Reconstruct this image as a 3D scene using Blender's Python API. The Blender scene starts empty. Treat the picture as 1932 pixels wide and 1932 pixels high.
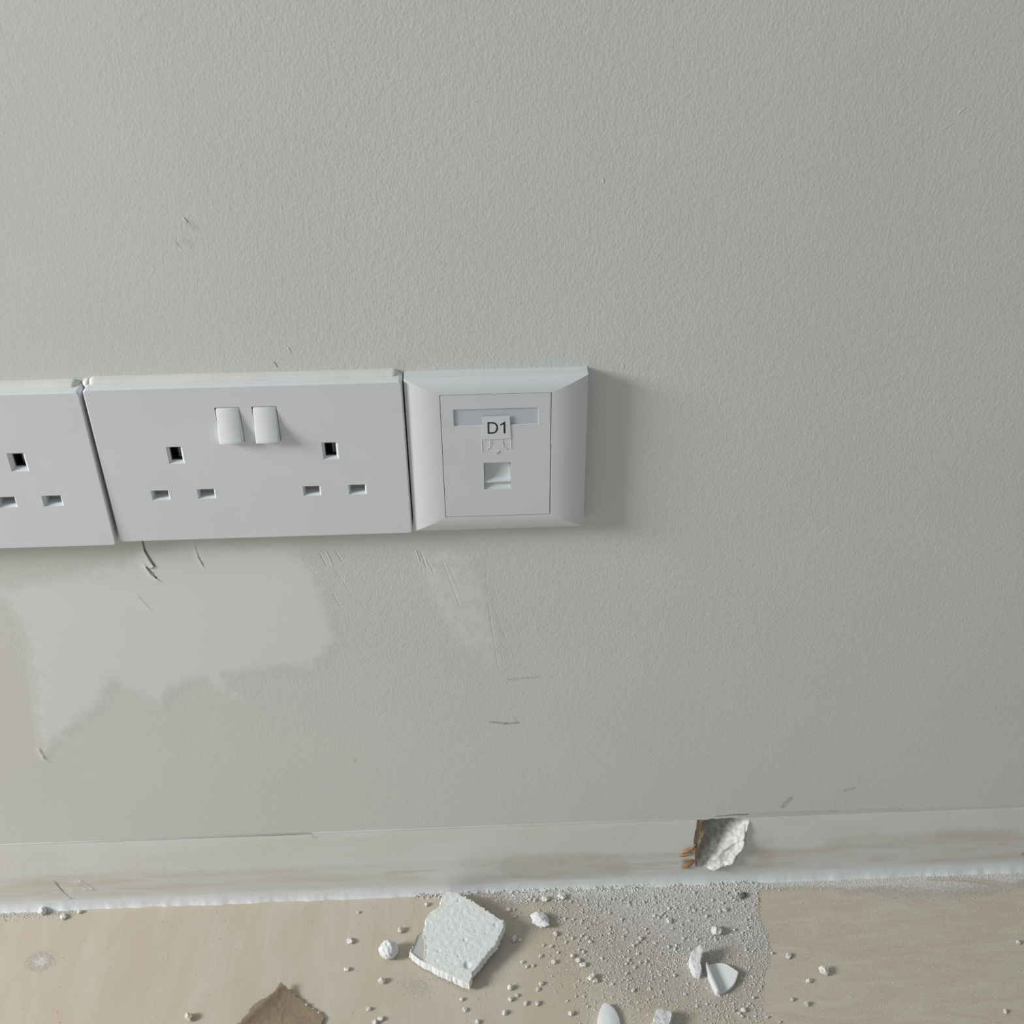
import bpy, bmesh, math, random
import numpy as np
from mathutils import Vector, noise, Matrix

# ------------------------------------------------------------------ camera, sky, window light, exposure
MM = 0.001                       # every length below is written in millimetres
scene = bpy.context.scene
COL = scene.collection
cam_data = bpy.data.cameras.new('camera')
cam_data.sensor_width = 36.0
cam_data.lens = 40.062
cam_data.clip_start = 0.01
cam = bpy.data.objects.new('camera', cam_data)
cam.location = (0.1799, -0.47959, 0.62173)
cam.rotation_euler = (0.974374, 0.008879, -0.04067)
COL.objects.link(cam)
scene.camera = cam

world = bpy.data.worlds.new('room_daylight')
scene.world = world
world.use_nodes = True
wb = world.node_tree.nodes['Background']
wb.inputs[0].default_value = (0.90, 0.965, 1.0, 1)
wb.inputs[1].default_value = 0.325

win = bpy.data.lights.new('window_daylight', 'AREA')      # the daylight window of the room, left of the sockets
win.shape = 'RECTANGLE'
win.size = 0.50
win.size_y = 0.60
win.energy = 47.0
win.color = (1.0, 0.995, 0.975)
wo = bpy.data.objects.new('window_daylight', win)
wo.location = (-1.72, -0.485, 1.05)
wo.rotation_euler = (Vector((0.20, 0.0, 0.25)) - Vector(wo.location)).to_track_quat('-Z', 'Y').to_euler()
COL.objects.link(wo)

scene.view_settings.view_transform = 'Standard'
scene.view_settings.look = 'None'
scene.view_settings.exposure = 0.0
scene.view_settings.gamma = 1.0
scene.view_settings.use_curve_mapping = False

random.seed(7)
rng = np.random.default_rng(7)

# ------------------------------------------------------------------ outlines, in mm on the wall (x, z) or the floor (x, y)
CHUNK = [(129.0, -49.6), (133.4, -42.2), (135.9, -37.7), (137.5, -34.2), (138.4, -28.0), (141.3, -23.5), (146.0, -20.6), (149.3, -12.1), (153.4, -9.1), (158.2, -11.6), (162.9, -14.4), (169.3, -19.3), (175.9, -25.0), (182.4, -31.0), (188.3, -35.3), (186.1, -40.9), (183.6, -45.7), (181.5, -50.5), (176.8, -55.7), (171.9, -61.5), (168.9, -65.3), (166.9, -67.8), (166.3, -71.9), (165.3, -74.1), (161.2, -72.7), (154.2, -67.9), (147.7, -64.2), (141.9, -60.1), (138.0, -57.9), (133.0, -53.9)]
LOWER = [(129.6, -49.7), (131.8, -44.6), (133.3, -39.3), (136.9, -36.4), (137.9, -40.1), (139.0, -44.6), (138.8, -51.7), (138.9, -57.7), (134.7, -54.8)]
CARD = [(28.1, -96.1), (32.6, -89.7), (34.7, -87.1), (36.1, -83.8), (37.6, -81.5), (40.9, -78.6), (45.3, -76.0), (48.4, -73.4), (50.5, -70.0), (52.5, -66.3), (55.4, -68.9), (59.6, -72.6), (63.1, -75.5), (67.6, -78.8), (72.6, -82.4), (76.7, -85.3), (80.0, -87.9), (79.1, -91.2), (77.2, -96.7), (66.0, -105.9), (45.1, -108.1)]
CAP = [(308.4, -65.2), (312.2, -64.3), (317.1, -63.8), (321.2, -64.7), (324.5, -67.4), (326.6, -70.0), (328.3, -71.2), (326.8, -74.0), (325.1, -77.4), (321.8, -80.8), (317.6, -83.0), (313.8, -84.6), (312.0, -84.2), (310.9, -79.6), (309.7, -73.9)]
CURL = [(307.5, -55.2), (305.2, -57.3), (301.1, -60.4), (299.2, -63.6), (299.8, -67.6), (301.1, -71.6), (304.1, -72.9), (305.7, -70.8), (305.2, -66.4), (306.8, -62.9), (308.4, -59.3)]
LEAF = [(244.3, -87.6), (247.3, -88.4), (250.2, -90.9), (252.2, -94.7), (253.0, -99.1), (253.1, -102.8), (252.3, -107.3), (248.5, -111.0), (242.3, -112.0), (239.2, -106.7), (239.2, -100.8), (240.2, -96.2), (242.3, -91.3)]
BLOCK = [(275.0, -95.3), (279.5, -96.5), (283.3, -97.7), (281.9, -102.9), (278.4, -109.3), (273.8, -114.0), (268.9, -112.1), (270.7, -105.7), (272.7, -100.2)]
CRUMBS = [(91.0, -37.0, 3.9, 'w'), (122.5, -30.8, 3.9, 't'), (0.3, -84.4, 4.8, 't'), (-107.8, -6.6, 5.5, 'w'), (-93.7, -10.5, 4.2, 'w'), (-84.2, -7.4, 2.9, 'w'), (193.6, -40.2, 3.5, 'w'), (197.2, -41.1, 2.3, 'w'), (219.7, -37.8, 2.9, 'w'), (320.2, -41.5, 6.1, 'w'), (234.9, -60.4, 3.5, 'w'), (239.5, -69.5, 4.5, 'w'), (241.2, -71.6, 2.9, 'w'), (232.2, -57.5, 2.9, 'w'), (380.4, -72.0, 5.5, 'w'), (361.7, -60.1, 3.5, 'w'), (369.7, -77.6, 2.9, 'w'), (364.6, -92.4, 2.9, 't'), (356.9, -89.1, 2.3, 't'), (112.4, -65.9, 3.9, 'w'), (90.6, -56.7, 2.9, 'w'), (138.4, -12.2, 2.6, 'w'), (94.7, -16.0, 1.9, 'w'), (189.9, -73.9, 3.2, 'w'), (189.6, -81.5, 2.9, 'w'), (206.4, -75.5, 2.3, 'w'), (109.8, -92.7, 2.9, 'w'), (113.1, -90.3, 3.2, 'w'), (105.5, -83.7, 2.6, 'w'), (215.0, -11.5, 4.2, 'w'), (225.8, -10.4, 4.5, 'w'), (185.9, -89.8, 2.9, 'w'), (162.5, -86.7, 2.6, 'w'), (160.6, -80.0, 2.3, 'w'), (326.6, -94.7, 2.9, 'w'), (292.1, -32.0, 3.2, 'w'), (263.4, -78.8, 2.3, 'w'), (169.6, -95.0, 2.6, 'w'), (205.6, -84.6, 2.6, 'w'), (198.7, -84.2, 2.6, 'w'), (224.8, -92.3, 2.9, 'w'), (191.1, -18.4, 2.9, 'w'), (272.3, -43.6, 2.6, 'w'), (208.6, -71.8, 2.6, 'w'), (217.2, -57.8, 2.6, 'w'), (229.0, -54.0, 2.6, 'w'), (505.9, -57.3, 2.9, 'w'), (197.8, -56.7, 1.9, 'w'), (479.7, -102.6, 2.3, 'w'), (329.2, -25.3, 2.9, 'w'), (209.4, -52.9, 2.3, 'w')]
BALL = [(115.9, -47.3)]
LUMP = [(210.9, -28.6)]
DARKBIT = [(342.8, -15.3)]
FILLER = [(-88.0, 254.8), (-71.1, 256.9), (-53.8, 260.4), (-28.3, 264.6), (7.4, 280.2), (42.7, 282.2), (85.5, 278.9), (94.6, 261.4), (99.0, 236.3), (101.2, 213.9), (87.7, 195.2), (64.3, 195.5), (37.4, 191.6), (39.4, 185.6), (49.0, 168.9), (32.7, 179.9), (25.4, 190.2), (6.6, 183.1), (-1.7, 169.3), (-11.6, 179.9), (-25.7, 190.6), (-33.7, 172.9), (-44.2, 165.2), (-59.3, 151.2), (-70.6, 141.1), (-77.2, 132.8), (-76.6, 154.2), (-70.3, 186.7), (-62.5, 224.8), (-68.1, 246.9)]
FILLER_B = [(146.5, 273.2), (164.4, 274.2), (178.0, 270.3), (184.4, 240.1), (189.7, 213.9), (190.8, 190.5), (180.5, 195.0), (164.8, 211.1), (154.6, 241.3)]
HOLE = [(311.0, 58.0), (320.4, 58.0), (330.3, 58.9), (338.8, 58.0), (343.6, 56.7), (342.6, 47.8), (343.0, 37.7), (339.7, 30.2), (338.4, 22.5), (332.8, 16.6), (321.0, 13.6), (312.7, 16.7), (310.2, 39.6)]
STAIN = [(192.1, 35.3), (208.9, 35.3), (225.8, 35.9), (246.1, 35.2), (261.5, 31.2), (269.7, 22.4), (271.7, 10.7), (257.4, 5.2), (222.8, 6.3), (198.7, 9.9), (181.7, 21.4)]


# ------------------------------------------------------------------ helpers
def link(o, parent=None):
    COL.objects.link(o)
    if parent: o.parent = parent
    return o

def empty(name, loc, label=None, cat=None, group=None):
    o = bpy.data.objects.new(name, None)
    o.empty_display_size = 0.01
    o.location = [c * MM for c in loc]
    link(o); tag(o, label, cat, group)
    return o

def tag(o, label=None, cat=None, group=None, kind=None):
    if label: o['label'] = label
    if cat: o['category'] = cat
    if group: o['group'] = group
    if kind: o['kind'] = kind
    return o

def mesh_obj(name, verts, faces, mat, parent=None, origin=(0, 0, 0), smooth=False, sharp=None):
    me = bpy.data.meshes.new(name)
    v = [((a - origin[0]) * MM, (b - origin[1]) * MM, (c - origin[2]) * MM) for a, b, c in verts]
    me.from_pydata(v, [], faces)
    me.validate()
    if smooth:
        me.shade_smooth()
        if sharp: me.set_sharp_from_angle(angle=math.radians(sharp))
    me.materials.append(mat)
    o = bpy.data.objects.new(name, me)
    if parent is None: o.location = [c * MM for c in origin]
    return link(o, parent)

def bm_obj(name, bm, mat, parent=None, origin=(0, 0, 0), smooth=False, sharp=40):
    """bm in mm world space"""
    bmesh.ops.translate(bm, verts=bm.verts, vec=-Vector(origin))
    bmesh.ops.scale(bm, verts=bm.verts, vec=(MM, MM, MM))
    bmesh.ops.recalc_face_normals(bm, faces=bm.faces)
    me = bpy.data.meshes.new(name); bm.to_mesh(me); bm.free()
    if smooth:
        me.shade_smooth(); me.set_sharp_from_angle(angle=math.radians(sharp))
    me.materials.append(mat)
    o = bpy.data.objects.new(name, me)
    if parent is None: o.location = [c * MM for c in origin]
    return link(o, parent)

def add_hexa(bm, p):
    """eight corners: 0-3 front ring, 4-7 back ring"""
    v = [bm.verts.new(q) for q in p]
    for f in ((0, 1, 2, 3), (7, 6, 5, 4), (0, 4, 5, 1), (1, 5, 6, 2), (2, 6, 7, 3), (3, 7, 4, 0)):
        bm.faces.new([v[i] for i in f])
    return v

def add_box(bm, x0, x1, y0, y1, z0, z1):
    return add_hexa(bm, [(x0, y0, z0), (x1, y0, z0), (x1, y0, z1), (x0, y0, z1),
                         (x0, y1, z0), (x1, y1, z0), (x1, y1, z1), (x0, y1, z1)])

def frustum(bm, x0, x1, z0, z1, yf, ch, dch, yb):
    """a chamfered slot: opening at yf, narrowing by ch over dch, then straight back to yb"""
    e = 0.5
    k = ch / dch * e
    r = [[(x0 - k, yf - e, z0 - k), (x1 + k, yf - e, z0 - k), (x1 + k, yf - e, z1 + k), (x0 - k, yf - e, z1 + k)],
         [(x0 + ch, yf + dch, z0 + ch), (x1 - ch, yf + dch, z0 + ch), (x1 - ch, yf + dch, z1 - ch), (x0 + ch, yf + dch, z1 - ch)],
         [(x0 + ch, yb, z0 + ch), (x1 - ch, yb, z0 + ch), (x1 - ch, yb, z1 - ch), (x0 + ch, yb, z1 - ch)]]
    vs = [[bm.verts.new(q) for q in ring] for ring in r]
    bm.faces.new(vs[0]); bm.faces.new(vs[2][::-1])
    for a, b in ((0, 1), (1, 2)):
        for i in range(4):
            bm.faces.new((vs[a][i], vs[b][i], vs[b][(i + 1) % 4], vs[a][(i + 1) % 4]))

def temp_obj(bm):
    bmesh.ops.recalc_face_normals(bm, faces=bm.faces)
    me = bpy.data.meshes.new('temp'); bm.to_mesh(me); bm.free()
    return link(bpy.data.objects.new('temp', me))

def boolean_mesh(base_bm, cutter_bms, bevel=None):
    """base minus cutters, evaluated; all in mm"""
    base = temp_obj(base_bm)
    kill = [base]
    for cb in cutter_bms:
        c = temp_obj(cb); kill.append(c)
        m = base.modifiers.new('cut', 'BOOLEAN'); m.object = c; m.operation = 'DIFFERENCE'; m.solver = 'EXACT'
    if bevel:
        m = base.modifiers.new('bevel', 'BEVEL'); m.width = bevel; m.segments = 3; m.limit_method = 'ANGLE'
        m.angle_limit = math.radians(50); m.harden_normals = False
    dg = bpy.context.evaluated_depsgraph_get()
    me = bpy.data.meshes.new_from_object(base.evaluated_get(dg))
    bm = bmesh.new(); bm.from_mesh(me)
    bpy.data.meshes.remove(me)
    for k in kill:
        d = k.data; bpy.data.objects.remove(k); bpy.data.meshes.remove(d)
    return bm

def rounded_slab(x0, x1, z0, z1, yf, yb, r, edge, yf_low=None, seg=10):
    """plate on the wall with rounded corners and a rounded front edge; yf_low: y of the front face at its foot"""
    bm = bmesh.new()
    def ring(inset, y, ylow):
        out = []
        for cx, cz, a0 in ((x1 - r, z1 - r, 0), (x0 + r, z1 - r, 90), (x0 + r, z0 + r, 180), (x1 - r, z0 + r, 270)):
            for k in range(seg + 1):
                a = math.radians(a0 + 90 * k / seg)
                z = cz + (r - inset) * math.sin(a)
                t = (z - z0) / (z1 - z0)
                out.append(bm.verts.new((cx + (r - inset) * math.cos(a), y * t + ylow * (1 - t), z)))
        return out
    if yf_low is None: yf_low = yf
    rings = [ring(0, yb, yb), ring(0, yf + edge, yf_low + edge)]
    for k in range(1, 9):
        a = math.radians(90 * k / 8)
        rings.append(ring(edge * (1 - math.cos(a)), yf + edge * (1 - math.sin(a)), yf_low + edge * (1 - math.sin(a))))
    n = len(rings[0])
    for a, b in zip(rings, rings[1:]):
        for i in range(n): bm.faces.new((a[i], a[(i + 1) % n], b[(i + 1) % n], b[i]))
    bm.faces.new(rings[0][::-1]); bm.faces.new(rings[-1])
    return bm

# ---- signed distances
def poly_sdf(poly, X, Y):
    P = np.array(poly, float); n = len(P)
    d2 = np.full(X.shape, 1e12); inside = np.zeros(X.shape, bool)
    for i in range(n):
        ax, ay = P[i]; bx, by = P[(i + 1) % n]
        ex, ey = bx - ax, by - ay
        t = np.clip(((X - ax) * ex + (Y - ay) * ey) / (ex * ex + ey * ey + 1e-12), 0, 1)
        d2 = np.minimum(d2, (X - ax - t * ex) ** 2 + (Y - ay - t * ey) ** 2)
        c = (ay > Y) != (by > Y)
        xi = (bx - ax) * (Y - ay) / (by - ay + 1e-12) + ax
        inside ^= c & (X < xi)
    d = np.sqrt(d2)
    return np.where(inside, d, -d)

def line_dist(pts, X, Y):
    """distance to a polyline, signed side (left of travel > 0), and position along it 0..1"""
    P = np.array(pts, float); best = np.full(X.shape, 1e12); side = np.zeros(X.shape); pos = np.zeros(X.shape)
    for i in range(len(P) - 1):
        ax, ay = P[i]; bx, by = P[i + 1]; ex, ey = bx - ax, by - ay
        t = np.clip(((X - ax) * ex + (Y - ay) * ey) / (ex * ex + ey * ey), 0, 1)
        d = np.hypot(X - ax - t * ex, Y - ay - t * ey)
        s = ex * (Y - ay) - ey * (X - ax)
        m = d < best
        best = np.where(m, d, best); side = np.where(m, s, side); pos = np.where(m, (i + t) / (len(P) - 1), pos)
    return best, side, pos

def vnoise(X, Y, scale, seed=0, octaves=3):
    """cheap smooth value noise in -1..1"""
    r = np.random.default_rng(seed); out = np.zeros(X.shape); amp = 1.0; tot = 0
    for o in range(octaves):
        T = r.uniform(-1, 1, (128, 128))
        x = X / scale; y = Y / scale
        xi = np.floor(x).astype(int); yi = np.floor(y).astype(int); fx = x - xi; fy = y - yi
        fx = fx * fx * (3 - 2 * fx); fy = fy * fy * (3 - 2 * fy)
        a = T[xi % 128, yi % 128]; b = T[(xi + 1) % 128, yi % 128]; c = T[xi % 128, (yi + 1) % 128]; d = T[(xi + 1) % 128, (yi + 1) % 128]
        out += amp * ((a * (1 - fx) + b * fx) * (1 - fy) + (c * (1 - fx) + d * fx) * fy)
        tot += amp; amp *= 0.5; scale = scale / 2.03
    return out / tot

def axis_lines(lo, hi, zones, coarse):
    """grid lines from lo to hi: step 'coarse' except inside the finer zones (a, b, step)"""
    out = [lo]; x = lo
    while x < hi - 1e-6:
        st = coarse
        for a, b, s in zones:
            if a - 1e-6 <= x < b: st = min(st, s)
            elif x < a: st = min(st, max(a - x, s))
        x = min(x + st, hi); out.append(x)
    return np.array(out)

def grid_mesh(name, U, V, place, mat, attrs=None, skip=None, parent=None):
    """U, V are line positions; place(X, Y) -> (x, y, z) arrays in mm"""
    X, Y = np.meshgrid(U, V, indexing='ij')
    x, y, z = place(X, Y)
    co = np.stack([x, y, z], -1).reshape(-1, 3) * MM
    nu, nv = X.shape
    idx = np.arange(nu * nv).reshape(nu, nv)
    q = np.stack([idx[:-1, :-1], idx[1:, :-1], idx[1:, 1:], idx[:-1, 1:]], -1).reshape(-1, 4)
    me = bpy.data.meshes.new(name)
    me.vertices.add(len(co)); me.vertices.foreach_set('co', co.ravel())
    me.loops.add(q.size); me.loops.foreach_set('vertex_index', q.ravel().astype(np.int32))
    me.polygons.add(len(q)); me.polygons.foreach_set('loop_start', (np.arange(len(q)) * 4).astype(np.int32))
    me.update(calc_edges=True); me.validate()
    me.shade_smooth()
    if attrs:
        for k, a in attrs(X, Y).items():
            at = me.attributes.new(k, 'FLOAT', 'POINT')
            at.data.foreach_set('value', a.ravel().astype(np.float32))
    me.materials.append(mat)
    return link(bpy.data.objects.new(name, me), parent)

# ------------------------------------------------------------------ materials
class NT:
    def __init__(s, name, rough=0.6, spec=0.35):
        s.m = bpy.data.materials.new(name); s.m.use_nodes = True
        s.t = s.m.node_tree; s.b = s.t.nodes['Principled BSDF']
        s.b.inputs['Roughness'].default_value = rough
        s.b.inputs['Specular IOR Level'].default_value = spec
        tc = s.t.nodes.new('ShaderNodeTexCoord')
        sc = s.t.nodes.new('ShaderNodeVectorMath'); sc.operation = 'SCALE'; sc.inputs['Scale'].default_value = 1000
        s.t.links.new(tc.outputs['Object'], sc.inputs[0]); s.P = sc.outputs[0]
    def n(s, typ, **kw):
        nd = s.t.nodes.new(typ)
        for k, v in kw.items(): setattr(nd, k, v)
        return nd
    def put(s, sock, v):
        if isinstance(v, bpy.types.NodeSocket): s.t.links.new(v, sock)
        elif isinstance(v, (tuple, list)) and len(v) == 3 and sock.type == 'RGBA': sock.default_value = (*v, 1)
        else: sock.default_value = v
    def math(s, op, a, b=None, c=None, clamp=False):
        nd = s.n('ShaderNodeMath', operation=op, use_clamp=clamp)
        s.put(nd.inputs[0], a)
        if b is not None: s.put(nd.inputs[1], b)
        if c is not None: s.put(nd.inputs[2], c)
        return nd.outputs[0]
    def vec(s, op, a, b=None, out=0):
        nd = s.n('ShaderNodeVectorMath', operation=op); s.put(nd.inputs[0], a)
        if b is not None: s.put(nd.inputs[1], b)
        return nd.outputs[out]
    def noise(s, scale, detail=3, rough=0.5, vec=None, dist=0.0, stretch=None):
        nd = s.n('ShaderNodeTexNoise')
        v = vec or s.P
        if stretch: v = s.vec('MULTIPLY', v, stretch)
        s.put(nd.inputs['Vector'], v)
        nd.inputs['Scale'].default_value = scale; nd.inputs['Detail'].default_value = detail
        nd.inputs['Roughness'].default_value = rough; nd.inputs['Distortion'].default_value = dist
        return nd.outputs[0]
    def attr(s, name):
        return s.n('ShaderNodeAttribute', attribute_name=name).outputs['Fac']
    def ramp(s, v, a, b, lo=0.0, hi=1.0):
        nd = s.n('ShaderNodeMapRange', interpolation_type='SMOOTHSTEP')
        s.put(nd.inputs[0], v); s.put(nd.inputs[1], a); s.put(nd.inputs[2], b); s.put(nd.inputs[3], lo); s.put(nd.inputs[4], hi)
        return nd.outputs[0]
    def mix(s, f, a, b):
        nd = s.n('ShaderNodeMix', data_type='RGBA')
        s.put(nd.inputs[0], f); s.put(nd.inputs[6], a); s.put(nd.inputs[7], b)
        return nd.outputs[2]
    def stroke(s, a, b, w0, w1, wob=None):
        """mask of a straight stroke a -> b (x, z in mm), half-width w0, fading over w1"""
        A = (a[0], 0, a[1]); E = (b[0] - a[0], 0, b[1] - a[1]); L2 = E[0] ** 2 + E[2] ** 2
        p = s.vec('MULTIPLY', wob or s.P, (1, 0, 1))
        d = s.vec('SUBTRACT', p, A)
        t = s.math('MULTIPLY', s.vec('DOT_PRODUCT', d, E, out=1), 1 / L2, clamp=True)
        sc = s.n('ShaderNodeVectorMath', operation='SCALE'); s.put(sc.inputs[0], E); s.put(sc.inputs['Scale'], t)
        r = s.vec('LENGTH', s.vec('SUBTRACT', d, sc.outputs[0]), out=1)
        return s.ramp(r, w0, w0 + w1, 1.0, 0.0)
    def wobble(s, amp, scale):
        nd = s.n('ShaderNodeTexNoise'); s.put(nd.inputs['Vector'], s.P); nd.inputs['Scale'].default_value = scale; nd.inputs['Detail'].default_value = 2
        v = s.vec('SUBTRACT', nd.outputs['Color'], (0.5, 0.5, 0.5))
        v = s.vec('MULTIPLY', v, (amp * 2, 0, amp * 2))
        return s.vec('ADD', s.P, v)
    def bump(s, h, dist=1.0, strength=1.0, normal=None):
        nd = s.n('ShaderNodeBump'); s.put(nd.inputs['Height'], h); nd.inputs['Distance'].default_value = dist * MM
        nd.inputs['Strength'].default_value = strength
        if normal: s.put(nd.inputs['Normal'], normal)
        return nd.outputs[0]
    def done(s, color=None, normal=None, rough=None):
        if color is not None: s.put(s.b.inputs['Base Color'], color)
        if normal is not None: s.put(s.b.inputs['Normal'], normal)
        if rough is not None: s.put(s.b.inputs['Roughness'], rough)
        return s.m

PAINT = (0.648, 0.658, 0.625)
PAINT_OLD = (0.655, 0.625, 0.575)
FILL = (0.735, 0.755, 0.755)

def wall_material():
    s = NT('wall_paint', 0.75, 0.2)
    wob = s.wobble(3.0, 0.10)
    fs = s.attr('filler')
    nz = s.noise(0.12, 5, 0.65)
    nz2 = s.noise(0.9, 3, 0.6)
    f = s.math('ADD', fs, s.math('MULTIPLY', s.math('SUBTRACT', nz, 0.5), 22))
    f = s.math('ADD', f, s.math('MULTIPLY', s.math('SUBTRACT', nz2, 0.5), 5))
    fm = s.ramp(f, -3.0, 8.0)
    base = s.mix(s.ramp(s.noise(0.012, 3), 0.3, 0.7), PAINT, tuple(c * 0.975 for c in PAINT))
    # older, warmer coat showing at the far left beside the filler and above the socket joint
    base = s.mix(s.math('MULTIPLY', s.attr('old'), s.ramp(nz, 0.3, 0.7, 0.55, 1.0)), base, PAINT_OLD)
    col = s.mix(s.math('MULTIPLY', fm, 0.75), base, FILL)
    # dirt marks, and the shade inside cracks painted in: (from, to, half-width, fade, darkness)
    marks = [((182.8, 149.0), (191.8, 147.2), .35, .9, .42), ((191.8, 147.2), (199.2, 147.6), .3, .9, .42),
             ((193.5, 181.5), (210.5, 182.6), .2, 1.0, .22), ((196, 153.5), (197.6, 149.5), .2, 1.0, .15),
             ((364.5, 67.2), (368.0, 74.0), .9, 1.6, .30), ((401.5, 79.0), (407.3, 81.6), .3, 1.2, .25),
             ((101.5, 120.5), (102.5, 123.0), .3, 1.0, .20), ((57.7, 453.4), (59.8, 450.2), 0.12, .3, .4), ((59.0, 451.6), (61.6, 448.6), .5, 1.6, .14),
             ((52.4, 442.2), (54.0, 439.9), .15, .4, .3), ((56, 443), (59, 441), .6, 1.5, .10), ((87.3, 383.9), (88.5, 381.2), .12, .3, .8),
             ((94.4, 390.3), (95.8, 387.6), .12, .4, .22),
             ((8.0, 290), (8.1, 279.5), .18, .4, .75), ((8.1, 279.5), (11.3, 269.3), .22, .45, .75), ((7.4, 268.6), (10.8, 261.6), .3, .5, .7),
             ((34.5, 274.4), (36.2, 268.9), .12, .35, .7), ((-.2, 249), (4.2, 240.5), .05, .8, .12),
             ((-77.3, 137.5), (-76.6, 132.5), .3, 1.0, .28),
             ((323, 60.3), (334, 61.0), .25, .6, .6), ((334, 61.0), (343, 60.9), .4, .6, .7), ((345, 61.2), (400, 61.0), .3, 1.6, .14), ((395, 61.0), (440, 60.6), .1, 1.6, .12)]
    wob_s = s.wobble(0.7, 0.9)
    for a, b, w0, w1, k in marks:
        col = s.mix(s.math('MULTIPLY', s.stroke(a, b, w0, w1, wob_s if k < .72 else None), k), col, (0.17, 0.14, 0.10))
    # fine roller stipple, smoothed away where filler was spread; trowel scratches
    fine = s.noise(0.75, 2.5, 0.6, stretch=(1.15, 1, .8))
    med = s.noise(0.28, 2, 0.5)
    h = s.math('ADD', s.math('MULTIPLY', fine, 0.20), s.math('MULTIPLY', med, 0.17))
    h = s.math('MULTIPLY', h, s.math('SUBTRACT', 1.0, s.math('MULTIPLY', fm, 0.85)))
    h = s.math('MULTIPLY', h, s.attr('stipple'))
    for a, b, w, k in [((146.5, 273.5), (148.0, 267.5), .25, .5), ((149.2, 272), (151.3, 262.5), .2, -.4), ((152, 268), (155, 259), .15, -.3),
                       ((160, 266.5), (167.8, 236.5), .10, -.16), ((163.5, 262), (169, 243), .08, -.10), ((183.3, 237), (187.8, 192), .08, -.16), ((185.7, 236.4), (192.6, 211.8), .07, -.10),
                       ((97, 273.6), (99.5, 266), .2, -.35), ((100.5, 274.5), (102.6, 266), .2, .3), ((105, 275), (108, 268), .15, -.3), ((101, 247), (104.5, 238), .15, -.25),
                       ((104, 262), (111, 246), .1, -.15), ((88, 270), (96, 256), .1, -.12),
                       ((380.8, 484.6), (383.3, 486.2), .3, .2), ((385.4, 490.6), (387, 492.4), .3, .3), ((236.8, 466.0), (237.2, 464.8), .3, .5),
                       ((94.4, 390.6), (95.2, 389.0), .3, .5), ((57.2, 452.9), (58.2, 451.4), .2, .4), ((249.5, 377.9), (249.7, 376.6), .25, .4)]:
        h = s.math('ADD', h, s.math('MULTIPLY', s.stroke(a, b, w, .35), k * 0.6))
    h = s.math('ADD', h, s.math('MULTIPLY', fm, 0.10))
    return s.done(col, s.bump(h, 1.0, 0.8))

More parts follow.
